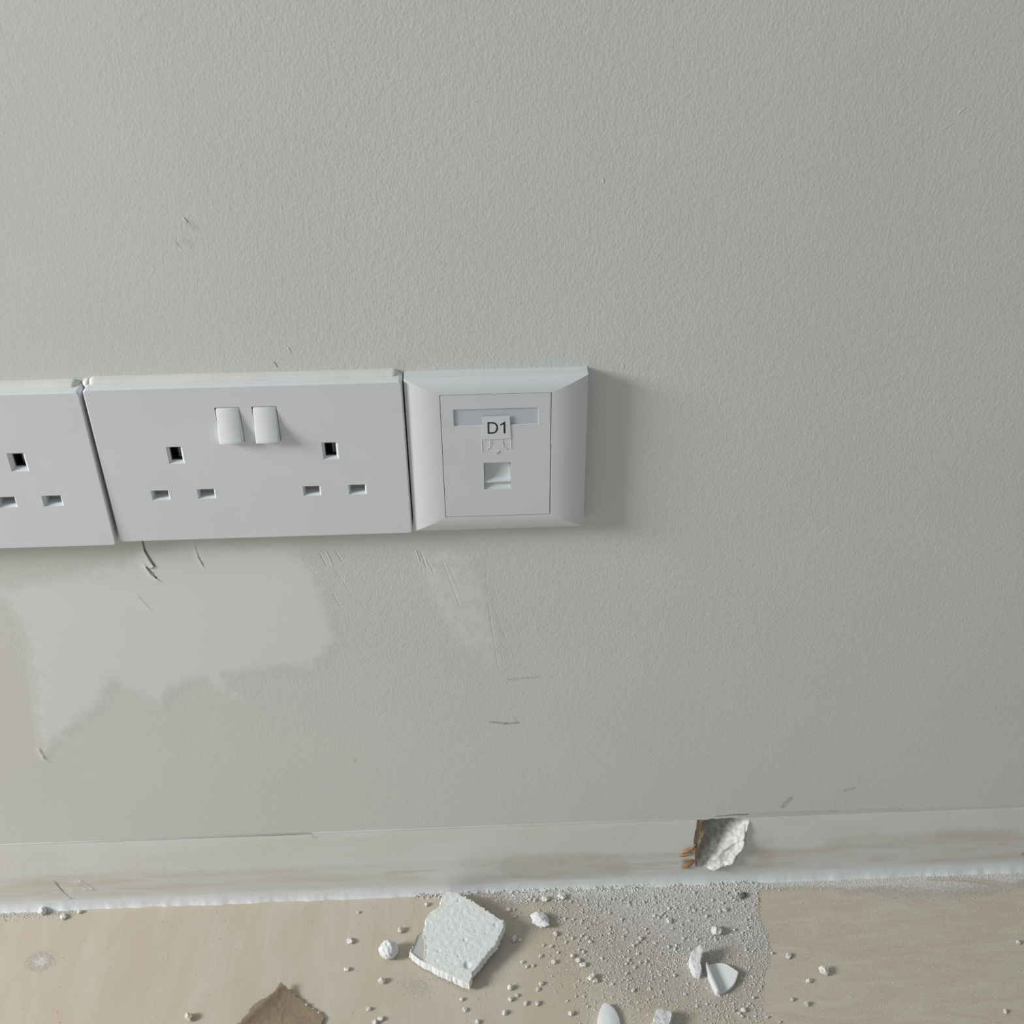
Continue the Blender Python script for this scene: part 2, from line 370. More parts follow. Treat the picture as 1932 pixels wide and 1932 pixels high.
def baseboard_material():
    s = NT('baseboard_paint', 0.6, 0.3)
    wob = s.wobble(2.2, 0.16)
    base = s.mix(s.ramp(s.noise(0.05, 3, stretch=(.35, 1, 1)), 0.35, 0.7), (0.68, 0.69, 0.665), (0.655, 0.65, 0.61))
    # yellowed brush streaks running along the board
    st = s.noise(0.10, 4, 0.6, stretch=(0.16, 1, 1.3), dist=0.6)
    sepz = s.n('ShaderNodeSeparateXYZ'); s.put(sepz.inputs[0], s.P); Z = sepz.outputs[2]
    band = s.math('MULTIPLY', s.ramp(Z, 6.0, 14.0), s.ramp(Z, 36.0, 26.0))
    col = s.mix(s.math('MULTIPLY', s.math('MULTIPLY', s.ramp(st, 0.46, 0.66), band), 0.55), base, (0.56, 0.51, 0.41))
    col = s.mix(s.math('MULTIPLY', s.ramp(s.math('ADD', s.attr('stain'), s.math('MULTIPLY', s.math('SUBTRACT', s.noise(0.2, 3), .5), 6)), -1.0, 2.5), 0.33), col, (0.50, 0.46, 0.39))
    marks = [((69, 59.0), (71.8, 55.0), .1, .6, .3),
             ((-94.8, 23.6), (-92.0, 15.8), .22, .5, .55), ((-95.2, 26), (-94.6, 23.6), .4, 1.2, .25), ((-88.9, 8.9), (-88.5, 8.7), .9, .7, .6),
             ((356.5, 36), (357.5, 20), 2.0, 7.0, .16), ((352, 15), (380, 14), .8, 3.0, .12),
             ((400, 34), (512, 36), 2.0, 6.0, .16), ((470, 38), (520, 34), 1.5, 5.0, .14), ((528, 16), (540, 14), .8, 1.8, .4)]
    for a, b, w0, w1, k in marks:
        wb_ = s.wobble(0.7, 0.5) if w1 < 2 else wob
        col = s.mix(s.math('MULTIPLY', s.stroke(a, b, w0, w1, wb_), k), col, (0.16, 0.14, 0.11) if k > .17 else (0.36, 0.29, 0.16))
    zl = s.math('ABSOLUTE', s.math('ADD', s.math('SUBTRACT', Z, 59.6), s.math('MULTIPLY', s.math('SUBTRACT', s.noise(0.35, 3), .5), 1.2)))
    lm = s.ramp(zl, s.attr('line_width'), s.math('ADD', s.attr('line_width'), 0.7), 1.0, 0.0)
    col = s.mix(s.math('MULTIPLY', lm, s.attr('line_dark')), col, (0.17, 0.15, 0.12))
    low = s.ramp(s.math('ADD', Z, s.math('MULTIPLY', s.math('SUBTRACT', s.noise(0.12, 3), .5), 5)), 5.0, 12.5, 1.0, 0.0)
    col = s.mix(s.math('MULTIPLY', low, 0.9), col, (0.74, 0.765, 0.775))
    # the broken place: white plaster crumb, brown wood fibre at its left side
    br = s.attr('broken'); bw = s.attr('brown')
    pn = s.noise(0.35, 5, 0.65)
    pl = s.mix(s.ramp(pn, 0.38, 0.62), (0.58, 0.57, 0.54), (0.83, 0.84, 0.84))
    bn = s.mix(s.ramp(s.noise(0.5, 4, 0.6, stretch=(1, 1, .3)), 0.35, 0.65), (0.33, 0.23, 0.15), (0.44, 0.34, 0.25))
    col = s.mix(br, col, pl)
    col = s.mix(s.math('MULTIPLY', s.attr('deep'), s.ramp(pn, 0.25, 0.6, 0.95, 0.6)), col, (0.33, 0.31, 0.27))  # deepest part of the hole painted darker, recess shade in the colour
    col = s.mix(bw, col, bn)
    h = s.math('ADD', s.math('MULTIPLY', s.noise(0.55, 3, 0.6), 0.10), s.math('MULTIPLY', s.math('MULTIPLY', s.noise(0.6, 5, .7), br), 0.8))
    for a, b, w, k in [((-82.5, 25), (-77.5, 17.5), .3, .22), ((-79.5, 25), (-74, 18), .8, .5), ((-78, 17), (-73, 16), .6, .3)]:
        h = s.math('ADD', h, s.math('MULTIPLY', s.stroke(a, b, w, 1.0), k * .5))
    return s.done(col, s.bump(h, 1.0, 0.8))

def floor_material():
    s = NT('pale_wood_floor', 0.62, 0.3)
    g1 = s.noise(0.5, 4, 0.6, stretch=(1.0, 0.045, 1), dist=0.3)
    g2 = s.noise(0.035, 4, 0.6, stretch=(1.0, 0.35, 1), dist=0.5)
    tan = s.mix(s.ramp(g2, 0.35, 0.68), (0.505, 0.440, 0.350), (0.530, 0.490, 0.415))
    tan = s.mix(s.math('MULTIPLY', s.ramp(g1, 0.42, 0.72), 0.22), tan, (0.44, 0.38, 0.30))
    # right of the swept line the boards are browner under a rubbed film of dust
    r = s.attr('swept')
    sw = s.noise(0.10, 5, 0.65, stretch=(0.22, 1.0, 1), dist=1.2)
    sp = s.noise(0.85, 4, 0.7)
    brown = s.mix(s.math('ADD', s.math('MULTIPLY', s.ramp(sw, 0.3, 0.75), 0.40), s.math('MULTIPLY', s.ramp(sp, .42, .70), .42)), (0.485, 0.420, 0.338), (0.640, 0.610, 0.550))
    tan = s.mix(r, tan, brown)
    # white plaster powder
    pw = s.attr('powder')
    n1 = s.noise(1.3, 4, 0.7); n2 = s.noise(0.45, 3, 0.6)
    thr = s.math('ADD', s.math('MULTIPLY', s.math('SUBTRACT', n1, 0.5), 1.3), s.math('MULTIPLY', s.math('SUBTRACT', n2, 0.5), 0.9))
    pm = s.ramp(s.math('ADD', pw, thr), 0.18, 0.62)
    pm = s.math('MULTIPLY', pm, s.ramp(pw, 0.0, 0.08))
    col = s.mix(s.math('MULTIPLY', pm, 0.80), tan, (0.68, 0.675, 0.655))
    h = s.math('ADD', s.math('MULTIPLY', g1, 0.05), s.math('MULTIPLY', s.math('MULTIPLY', pm, s.math('ADD', n1, 0.2)), 0.55))
    h = s.math('ADD', h, s.math('MULTIPLY', s.math('MULTIPLY', sp, r), 0.10))
    return s.done(col, s.bump(h, 1.0, 0.8))

def plain(name, col, rough=0.45, spec=0.5, var=0.03, bump=0.0, bscale=0.8, scale=0.05):
    s = NT(name, rough, spec)
    c2 = tuple(max(0, c * (1 - var)) for c in col)
    c = s.mix(s.ramp(s.noise(scale, 3), 0.3, 0.7), col, c2)
    return s.done(c, s.bump(s.noise(bscale, 4, .6), 1.0, bump) if bump else None)

M_WALL = wall_material()
M_BASE = baseboard_material()
M_FLOOR = floor_material()
M_SOCKET = plain('white_socket_plastic', (0.715, 0.735, 0.765), 0.42, 0.35, 0.03, 0.03, 2.0, 0.03)
M_ROCKER = plain('white_rocker_plastic', (0.745, 0.76, 0.775), 0.35, 0.4, 0.02)
M_DATA = plain('white_outlet_plastic', (0.665, 0.69, 0.71), 0.40, 0.35, 0.02)
M_SHUTTER = plain('shaded_shutter_plastic', (0.42, 0.41, 0.385), 0.5, 0.3, 0.1)  # white shutters, with the shade of the slots put into the colour
M_DARK = plain('dark_terminal', (0.022, 0.018, 0.015), 0.5, 0.4, 0.4, 0, 1, 0.4)
M_BRASS = plain('dull_contact_metal', (0.20, 0.17, 0.14), 0.4, 0.6, 0.4, 0, 1, 0.4)
M_WINDOW = plain('blue_grey_label_strip', (0.545, 0.585, 0.650), 0.25, 0.5, 0.03)
M_STICKER = plain('white_sticker_paper', (0.70, 0.72, 0.765), 0.55, 0.3, 0.02)
M_INK = plain('black_label_ink', (0.02, 0.02, 0.022), 0.5, 0.3, 0.1)
M_CAULK = plain('cream_sealant', (0.68, 0.685, 0.65), 0.6, 0.3, 0.05, 0.12, 0.4, 0.06)
M_FILLET = plain('white_dusty_sealant', (0.72, 0.745, 0.755), 0.7, 0.2, 0.05, 0.12, 0.8, 0.08)
M_SPLINT = plain('orange_wood_fibre', (0.50, 0.30, 0.16), 0.7, 0.2, 0.3, 0, 1, .6)

def plaster(name, a, b, bump=0.5, bs=0.9):
    s = NT(name, 0.85, 0.15)
    c = s.mix(s.ramp(s.noise(0.35, 4, .6), 0.35, 0.65), a, b)
    spk = s.ramp(s.noise(0.9, 2, .5), 0.66, 0.74)
    c = s.mix(s.math('MULTIPLY', spk, .35), c, (0.30, 0.30, 0.29))
    return s.done(c, s.bump(s.noise(bs, 5, .65), 1.0, bump))
M_PLASTER = plaster('chalky_plaster', (0.715, 0.735, 0.72), (0.68, 0.70, 0.685))
M_PLASTER_W = plaster('white_plaster', (0.80, 0.81, 0.81), (0.74, 0.75, 0.75), 0.6, .6)
M_CRUMB = plaster('plaster_crumb', (0.74, 0.735, 0.71), (0.66, 0.65, 0.61), 0.6, 1.2)
M_CRUMB_T = plaster('tan_crumb', (0.64, 0.59, 0.48), (0.58, 0.52, 0.42), 0.6, 1.2)
M_FLAKE = plain('white_paint_flake', (0.745, 0.765, 0.775), 0.6, 0.25, 0.02)
M_GREYFACE = plaster('grey_plaster_face', (0.47, 0.475, 0.46), (0.43, 0.435, 0.42), .3)
M_CARD = plain('brown_paper_face', (0.305, 0.232, 0.165), 0.8, 0.15, 0.12, 0.35, 0.7, 0.12)
M_BARK = plain('dark_brown_chip', (0.20, 0.17, 0.13), 0.8, 0.2, 0.3, 0.4, 1.0, .5)

# ------------------------------------------------------------------ the setting
CRACK_A = [(8.0, 292.0), (8.1, 279.5), (9.5, 273.5), (11.4, 269.2), (9.2, 267.4), (7.2, 268.2)]
CRACK_B = [(7.2, 268.6), (8.6, 264.4), (11.4, 261.0)]
CRACK_C = [(34.2, 280.5), (34.8, 274.5), (36.3, 268.4)]
CRACK_D = [(-1.0, 250.5), (0.8, 246.8), (4.6, 240.0)]
GOUGE = [(-78.2, 139.5), (-77.6, 133.0), (-76.0, 131.0)]
WALL_FOOT = 59.9

def wall_place(X, Z):
    h = 0.35 * vnoise(X + 900, Z + 300, 130, 3, 2) * np.clip((Z - 60) / 60, 0, 1)                     # out of flat, in mm towards the room
    f = np.maximum(poly_sdf(FILLER, X, Z), poly_sdf(FILLER_B, X, Z) - 1)
    h += 0.22 * np.clip((f + 3) / 8, 0, 1)
    near = (X > -90) & (X < 60) & (Z > 120) & (Z < 300)
    for pts, lift, reach in ((CRACK_A, 0.75, 4.0), (CRACK_B, 0.5, 2.5), (CRACK_C, 0.28, 2.0), (CRACK_D, 0.10, 3.0), (GOUGE, 0.35, 2.2)):
        d, s, t = line_dist(pts, X, Z)
        left = (s < 0)                                                # travelling downward the room's left side is raised
        fade = np.clip(1.2 - t * 0.4, 0, 1) * np.clip(1 - d / (reach * 2), 0, 1)
        h += np.where(left, lift, 0.0) * fade * np.exp(-d / reach)
        if lift > .15: h -= (0.8 * lift) * np.exp(-(d / 0.22) ** 2)
    return X, -h, Z

def wall_attrs(X, Z):
    f = np.maximum(poly_sdf(FILLER, X, Z), np.minimum(poly_sdf(FILLER_B, X, Z) * .8 - 1.5, 3.2))
    old = np.clip((-60 - X) / 30, 0, 1) * np.clip((300 - Z) / 30, 0, 1) * np.clip((Z - 90) / 60, 0, 1) * 0.8
    j = np.exp(-((Z - 381) / 3.0) ** 2) * np.clip((X - 70) / 60, 0, 1) * np.clip((200 - X) / 40, 0, 1) * 0.6
    k = np.exp(-((X - 146.5) / 3.0) ** 2 - ((Z - 379) / 4.5) ** 2)
    stip = 0.45 + 0.55 * np.clip((X + 20) / 160, 0, 1)
    stip = stip * (0.55 + 0.45 * np.clip((Z - 100) / 120, 0, 1))
    return {'filler': np.clip(f, -60, 40), 'old': np.clip(old + j + k, 0, 1), 'stipple': stip}

wx = axis_lines(-900, 1300, [(-160, 560, 2.4), (-84, -70, .6), (-6, 17, .26), (30, 40, .4)], 60)
wz = axis_lines(WALL_FOOT, 1300, [(WALL_FOOT, 560, 2.4), (128, 142, .6), (238, 283, .3)], 60)
wall = grid_mesh('wall_back', wx, wz, wall_place, M_WALL, wall_attrs)
tag(wall, 'off-white painted wall with fine roller stipple and patches of white filler', kind='structure')

def hole_fields(X, Z):
    sd = poly_sdf(HOLE, X, Z)
    jag = 0.8 * vnoise(X * 1.0, Z * 1.0, 3.2, 11, 3)
    s = sd + jag
    xl = 310.5 + 1.2 * vnoise(X * 0, Z, 5, 5, 2)
    xr = np.interp(Z, [13.6, 16.6, 22.5, 30, 38, 48, 57], [321, 332.8, 338.4, 339.7, 343, 342.6, 343.6])
    u = np.clip((X - xl) / np.maximum(xr - xl, 4), 0, 1)
    v = np.clip((Z - 14) / 44, 0, 1)
    # deep at the left and top, rising as a rough white slope to the right and foot
    q = np.clip((u * 1.15 - v * 0.90) * 1.3 + 0.38, 0, 1)
    depth = 14.0 * (1 - q) ** 0.8 + 1.2
    ledge = np.clip((0.19 + .03 * vnoise(X, Z, 5, 77, 2) - u) / .04, 0, 1)
    depth = depth * (1 - ledge) + 1.5 * ledge
    depth = depth + 1.5 * vnoise(X, Z, 7, 21, 3) * np.clip(s / 2, 0, 1)
    depth = np.minimum(np.maximum(depth, 0.3), np.maximum(s, 0) * 6.0)
    lip_side = np.clip((X - 320) / 10, 0, 1) * np.clip((58 - Z) / 8, 0, 1) + np.clip((22 - Z) / 5, 0, 1) * np.clip((X - 318) / 6, 0, 1)
    lip_side = np.clip(lip_side, 0, 1)
    lip = 4.2 * np.exp(-((s - 1.6) / 1.8) ** 2) * lip_side * (1 + .35 * vnoise(X, Z, 3, 31, 2))
    return s, depth, lip, u

def base_place(X, Z):
    y = -0.55 - 2.45 * np.clip((58 - Z) / 26, 0, 1) ** .8
    y += 0.18 * vnoise(X + 500, Z, 60, 9, 2) * np.clip((60 - Z) / 15, 0, 1)
    top = np.clip((Z - 59.5) / 0.5, 0, 1)
    y = y * (1 - top) + 0.9 * top                                      # rounded top arris meets the wall
    s, depth, lip, u = hole_fields(X, Z)
    y = y + depth - lip
    # shallow square of patched filler near the left end
    f = poly_sdf([(-94, 25.5), (-79, 27), (-74, 16), (-88, 12.5)], X, Z)
    y = y - 0.25 * np.clip(f / 5, 0, 1) + 0.5 * np.exp(-(line_dist([(-95.0, 24.5), (-92.6, 16.5), (-88.8, 9.2)], X, Z)[0] / .35) ** 2)
    return X, y, Z

def base_attrs(X, Z):
    s, depth, lip, u = hole_fields(X, Z)
    broken = np.clip((s + 0.2) / 0.5, 0, 1)
    brown = broken * np.clip((0.23 + 0.04 * vnoise(X, Z, 4, 41, 2) - u) / 0.05, 0, 1)
    lw = np.interp(X, [-140, -100, -60, -20, 30, 60, 68, 70, 200, 300, 345, 560], [.0, .1, .3, .4, .6, 1.0, .6, 0, .1, .2, .3, .35])
    ld = np.interp(X, [-140, -100, -60, -20, 30, 60, 68, 70, 200, 300, 345, 560], [.12, .15, .32, .42, .5, .58, .5, .15, .18, .3, .4, .35])
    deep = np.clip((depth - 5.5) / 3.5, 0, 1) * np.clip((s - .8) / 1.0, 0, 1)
    return {'deep': deep, 'line_width': lw, 'line_dark': ld, 'broken': broken, 'brown': brown, 'stain': np.clip(poly_sdf(STAIN, X, Z), -20, 20)}

bx = axis_lines(-900, 1300, [(-150, 560, 2.6), (-98, -70, .5), (305, 348, .33)], 60)
bz = axis_lines(-2.0, 60.6, [(0, 12, 1.6), (12, 60.6, .33)], 2.0)
base = grid_mesh('baseboard_back', bx, bz, base_place, M_BASE, base_attrs)
tag(base, 'low painted baseboard with yellowed streaks and a broken-out hole', kind='structure')

# orange splinters torn loose at the left edge of the hole
def splinter(pts, w, th=0.45):
    bm = bmesh.new(); prev = None
    n = len(pts)
    for i, (x, y, z) in enumerate(pts):
        k = w * (0.35 + 0.65 * math.sin(math.pi * min(1, (i + .6) / n)))
        ring = [bm.verts.new((x, y, z + k)), bm.verts.new((x + .1, y - th, z + k * .2)), bm.verts.new((x, y, z - k)), bm.verts.new((x, y + th, z))]
        if prev:
            for j in range(4): bm.faces.new((prev[j], prev[(j + 1) % 4], ring[(j + 1) % 4], ring[j]))
        else: bm.faces.new(ring[::-1])
        prev = ring
    bm.faces.new(prev)
    return bm
for pts, w in (([(312.5, -2.4, 33), (309, -4.2, 34.5), (305.5, -4.0, 33.0), (303, -3.2, 30.5)], 2.0),
               ([(312.5, -2.4, 29.5), (307, -4.0, 29.5), (303.5, -3.8, 28.6), (301, -3.2, 27.2)], 1.1),
               ([(312.5, -2.6, 22.0), (309, -4.4, 20.0), (305.5, -4.2, 18.0), (303.6, -3.2, 16.5)], 2.6),
               ([(310, -3.2, 23.5), (306, -4.0, 23.8), (302.4, -3.3, 22.3)], 1.0),
               ([(311, -3.2, 38), (309.4, -4.0, 36.5), (308.6, -3.4, 33.5)], 0.9)):
    o = bm_obj('splinter', splinter(pts, w), M_SPLINT, base, smooth=True)
    if w == 2.6: tag(o, 'orange wood splinter')

# white bead of dusty sealant along the foot of the baseboard
def fillet_place(X, T):
    n = 0.6 * vnoise(X, X * 0, 14, 51, 3)
    y0, z0 = -2.95, 7.6 + n                   # on the baseboard
    y1, z1 = -5.4 - 0.8 * n - 1.0 * vnoise(X, X * 0 + 9, 5, 52, 3), -0.15   # on the floor
    c = T
    y = y0 * (1 - c) ** 2 + 2 * c * (1 - c) * (-3.5) + y1 * c ** 2
    z = z0 * (1 - c) ** 2 + 2 * c * (1 - c) * 2.3 + z1 * c ** 2
    bump = 0.10 * vnoise(X, T * 10, 3.0, 53, 2)
    return X, y - bump * np.sin(T * np.pi), z
fil = grid_mesh('sealant_bead', axis_lines(-900, 1300, [(-150, 560, 1.2)], 60), np.linspace(0, 1, 9), fillet_place, M_FILLET, parent=base)

def powder_field(X, Y):
    """how much white powder lies on the floor, 0..1"""
    d = -Y - 5.0
    seam = 355.5 + (Y + 5) * 0.187 + 1.6 * vnoise(X * 0, Y, 8, 61, 2) + 7 * np.exp(-((Y + 58) / 14) ** 2)
    left = np.clip((X - 188 - d * 0.35) / 55, 0, 1)
    right = np.clip((seam - X) / 2.0 + .5, 0, 1)
    depth = np.clip(1.12 - d / 115, 0.16, 1)
    right_bias = 0.60 + 0.40 * np.clip((X - 215) / 70, 0, 1)
    p = left ** 0.6 * right * depth * right_bias * 0.62
    p = np.maximum(p, np.clip((X - 172) / 20, 0, 1) * right * np.clip(1 - d / 16, 0, 1) * 0.8)
    # band along the baseboard, right of the swept line and at the far left
    band = np.clip(1.25 - d / (11 + 6 * vnoise(X, X * 0, 30, 62, 2)), 0, 1)
    p = np.maximum(p, band * np.where(X > 340, 0.80, 0.0))
    p = np.maximum(p, np.clip(1 - d / (7 + 5 * vnoise(X, X * 0, 12, 63, 2)), 0, 1) * np.clip((-88 - X) / 10, 0, 1) * 0.9)
    p = np.maximum(p, 0.62 * np.clip(1.1 - np.hypot((X - 475) / 75, (Y + 12) / 14), 0, 1))
    # a scuffed powder spot at the left, and a faint one below the slab
    p = np.maximum(p, 0.62 * np.clip(1.25 - np.hypot((X + 99) / 9, (Y + 42) / 8), 0, 1))
    p = np.maximum(p, 0.30 * np.clip(1.2 - np.hypot((X - 134) / 14, (Y + 70) / 9), 0, 1))
    return np.clip(p, 0, 1)

def floor_attrs(X, Y):
    seam = 355.5 + (Y + 5) * 0.187
    wipe = np.exp(-(line_dist([(468, -7), (490, -8.5), (508, -12), (520, -17)], X, Y)[0] / 1.6) ** 2)
    return {'powder': powder_field(X, Y) * (1 - wipe), 'swept': np.clip((X - seam) / 8 + .5, 0, 1) * np.clip(1.0, 0, 1)}
floor = grid_mesh('floor', axis_lines(-900, 1300, [(-150, 560, 1.6)], 60), axis_lines(-1200, 6, [(-125, 6, 1.3)], 60),
                  lambda X, Y: (X, Y, 0.0 * X), M_FLOOR, floor_attrs)
tag(floor, 'pale tan wood-look floor dusted with white plaster powder', kind='structure')

# loose powder: grains far too many to count
def grains(name, pts, mat, label, cat):
    """pts: (x, y, z, r)"""
    oct_v = np.array([(1, 0, 0), (0, 1, 0), (-1, 0, 0), (0, -1, 0), (0, 0, 1), (0, 0, -.6)], float)
    oct_f = np.array([(0, 1, 4), (1, 2, 4), (2, 3, 4), (3, 0, 4), (1, 0, 5), (2, 1, 5), (3, 2, 5), (0, 3, 5)])
    P = np.array(pts); n = len(P)
    a = rng.uniform(0, 6.28, n); sx = rng.uniform(.7, 1.35, n); sy = rng.uniform(.7, 1.35, n)
    V = oct_v[None] * np.stack([sx, sy, rng.uniform(.6, 1.1, n)], -1)[:, None] * P[:, 3][:, None, None]
    V = V * rng.uniform(.75, 1.2, (n, 6, 1))
    x = V[..., 0] * np.cos(a)[:, None] - V[..., 1] * np.sin(a)[:, None]
    y = V[..., 0] * np.sin(a)[:, None] + V[..., 1] * np.cos(a)[:, None]
    V = np.stack([x, y, V[..., 2]], -1) + P[:, None, :3]
    F = (oct_f[None] + (np.arange(n) * 6)[:, None, None]).reshape(-1, 3)
    me = bpy.data.meshes.new(name)
    me.from_pydata((V.reshape(-1, 3) * MM).tolist(), [], F.tolist())
    me.materials.append(mat)
    o = link(bpy.data.objects.new(name, me))
    return tag(o, label, cat, kind='stuff')

cand = np.stack([rng.uniform(150, 372, 160000), rng.uniform(-112, -3, 160000)], -1)
pf = powder_field(cand[:, 0], cand[:, 1])
clump = np.clip(vnoise(cand[:, 0], cand[:, 1], 9, 71, 3) * 1.2 + .75, .1, 1.6)
keep = rng.uniform(0, 1, len(cand)) < pf * clump * 0.62
k = cand[keep]
rad = np.clip(rng.lognormal(-1.22, 0.40, len(k)), .12, .85)
pts = [(x, y, r * .35 + max(0.0, (4.5 + y) * 0.8 if y > -5.2 else 0), r) for (x, y), r in zip(k, rad)]
# sparse grains over the whole floor in view, and the fringe below the bead at either end
for i in range(700):
    x = random.uniform(-140, 240); y = random.uniform(-112, -6)
    if random.random() < 0.25 + 0.75 * max(0, (x - 80) / 160): pts.append((x, y, .1, random.uniform(.15, .42)))
for i in range(4200):
    x = random.uniform(350, 535); y = random.uniform(-112, -7)
    pts.append((x, y, .05, min(.42, random.lognormvariate(-1.75, .35))))
for i in range(1400):
    x = random.uniform(355, 535) if i % 3 else random.uniform(-140, -84); y = -5.5 - abs(random.gauss(0, 2.4))
    pts.append((x, y, .1, random.uniform(.15, .5)))
for i in range(500):
    x = random.uniform(130, 355); y = random.uniform(-7.5, -3.6)
    pts.append((x, y, max(0, (y + 6.2) * .9), random.uniform(.3, .95)))
grains('plaster_powder', pts, M_CRUMB, 'white plaster powder and grit strewn over the floor below the broken baseboard', 'powder')

# ------------------------------------------------------------------ double power sockets
def faceplate_bm(x0, x1, z0, z1, yt, yb_):
    b = rounded_slab(x0, x1, z0, z1, yt, 0.4, 1.8, 0.75, yf_low=yb_)
    cuts = []
    eL, eR, lz = x0 + 36.15, x0 + 109.57, z0 + 27.3
    c = bmesh.new()
    for e in (eL, eR):
        frustum(c, e - 3.9, e + 3.9, lz + 17.6, lz + 27.4, yt, 1.25, 1.6, -0.6)
        for s in (-1, 1):
            frustum(c, e + s * 11.1 - 4.5, e + s * 11.1 + 4.5, lz - 3.0, lz + 3.0, yt, 0.95, 1.5, -2.0)
    cuts.append(c)
    c2 = bmesh.new()
    for rx in (58.4, 75.5):
        add_box(c2, x0 + rx, x0 + rx + 11.6, yt - 2, -2.5, z0 + 56.3, z0 + 74.9)
    cuts.append(c2)
    return boolean_mesh(b, cuts)

def rocker_bm(x0, x1, z0, z1, yt):
    """pushed in at the top, standing proud at its foot"""
    prof = [(z1, yt + 2.0), (z1, yt + 0.35), (z1 - 1.1, yt - 0.15), (z1 - 9, yt - 1.15), (z0 + 1.6, yt - 3.45), (z0 + .7, yt - 3.75), (z0 + .15, yt - 3.65), (z0, yt - 3.2), (z0 + .1, yt + 2.0)]
    bm = bmesh.new()
    def ring(x, sh):
        return [bm.verts.new((x, min(y + sh, yt + 2.0), z)) for z, y in prof]
    rr = [ring(x0, .75), ring(x0 + .22, .25), ring(x0 + .7, 0), ring(x1 - .7, 0), ring(x1 - .22, .25), ring(x1, .75)]
    for a, b in zip(rr, rr[1:]):
        for i in range(len(prof) - 1): bm.faces.new((a[i], a[i + 1], b[i + 1], b[i]))
    bm.faces.new(rr[0][::-1]); bm.faces.new(rr[-1])
    return bm

def make_socket(x0, z0, yt, yb_, label):
    org = (x0, 0, z0)
    t = empty('power_socket', org, label, 'socket', 'double power sockets in the row')
    bm_obj('faceplate', faceplate_bm(x0, x0 + 146, z0, z0 + 86, yt, yb_), M_SOCKET, t, org)
    for rx in (58.65, 75.75):
        bm_obj('rocker_switch', rocker_bm(x0 + rx, x0 + rx + 11.1, z0 + 57.0, z0 + 74.5, yt), M_ROCKER, t, org, True, 38)
    lz = z0 + 27.3
    for e in (x0 + 36.15, x0 + 109.57):
        for s in (-1, 1):
            b = bmesh.new(); q = e + s * 11.1
            add_hexa(b, [(q - 3.6, -4.2, lz - 2.2), (q + 3.6, -4.2, lz - 2.2), (q + 3.6, -5.6, lz + 2.2), (q - 3.6, -5.6, lz + 2.2),
                         (q - 3.6, -3.2, lz - 2.2), (q + 3.6, -3.2, lz - 2.2), (q + 3.6, -3.2, lz + 2.2), (q - 3.6, -3.2, lz + 2.2)])
            bm_obj('pin_shutter', b, M_SHUTTER, t, org)
        b = bmesh.new()                                   # the black moulding down inside the earth slot
        for bx in ((e - 2.66, e - 2.3), (e + 2.3, e + 2.66)): add_box(b, bx[0], bx[1], -7.0, -.7, lz + 18.8, lz + 26.2)
        add_box(b, e - 2.66, e + 2.66, -7.0, -.7, lz + 25.8, lz + 26.16)
        add_box(b, e - 2.66, e + 2.66, -7.0, -.7, lz + 18.84, lz + 19.2)
        add_box(b, e - 2.66, e + 2.66, -1.2, -.7, lz + 19.2, lz + 25.8)
        bm_obj('earth_slot_liner', b, M_DARK, t, org)
        b = bmesh.new(); add_box(b, e + .6, e + 1.9, -5.4, -1.1, lz + 19.4, lz + 25.4)
        bm_obj('earth_contact', b, M_BRASS, t, org)
    return t

make_socket(0.0, 291.0, -9.5, -9.1, 'white double power socket with two rocker switches, joined to the D1 data outlet')
make_socket(-147.6, 290.0, -9.7, -10.4, 'white double power socket cut off by the left edge of the photo')

# sealant smeared along the top joint of the two power sockets
def bead(x0, x1, z, seed, name='sealant_bead'):
    def place(X, T):
        n = 0.22 * vnoise(X, X * 0, 25, seed, 2)
        e = np.clip(np.minimum(X - x0, x1 - X) / 2.5, 0.05, 1) ** .5
        a = T * np.pi * 0.5
        r = (2.1 + n) * e
        return X, -(0.0 + (4.6 + n * 1.5) * e * np.sin(a)), z - 0.2 + r * np.cos(a)
    return grid_mesh(name, axis_lines(x0, x1, [(x0, x1, .9)], 1), np.linspace(-0.1, 1.25, 10), place, M_CAULK, parent=wall)
bead(0.5, 144.8, 377.0, 81); bead(-148, -3.2, 376.0, 82)
# rest of an old patch of putty in the corner where three plates meet
bead(-2.2, 3.2, 376.4, 84)

# ------------------------------------------------------------------ data outlet
DX0, DX1, DZ0, DZ1 = 146.75, 232.4, 291.4, 377.3
PX0, PX1, PZ0, PZ1, PY = 163.3, 214.9, 301.6, 369.7, -11.0
dorg = (DX0, 0, DZ0)
data = empty('data_outlet', dorg, 'square white network outlet with a wide sloping frame and a D1 sticker', 'outlet')

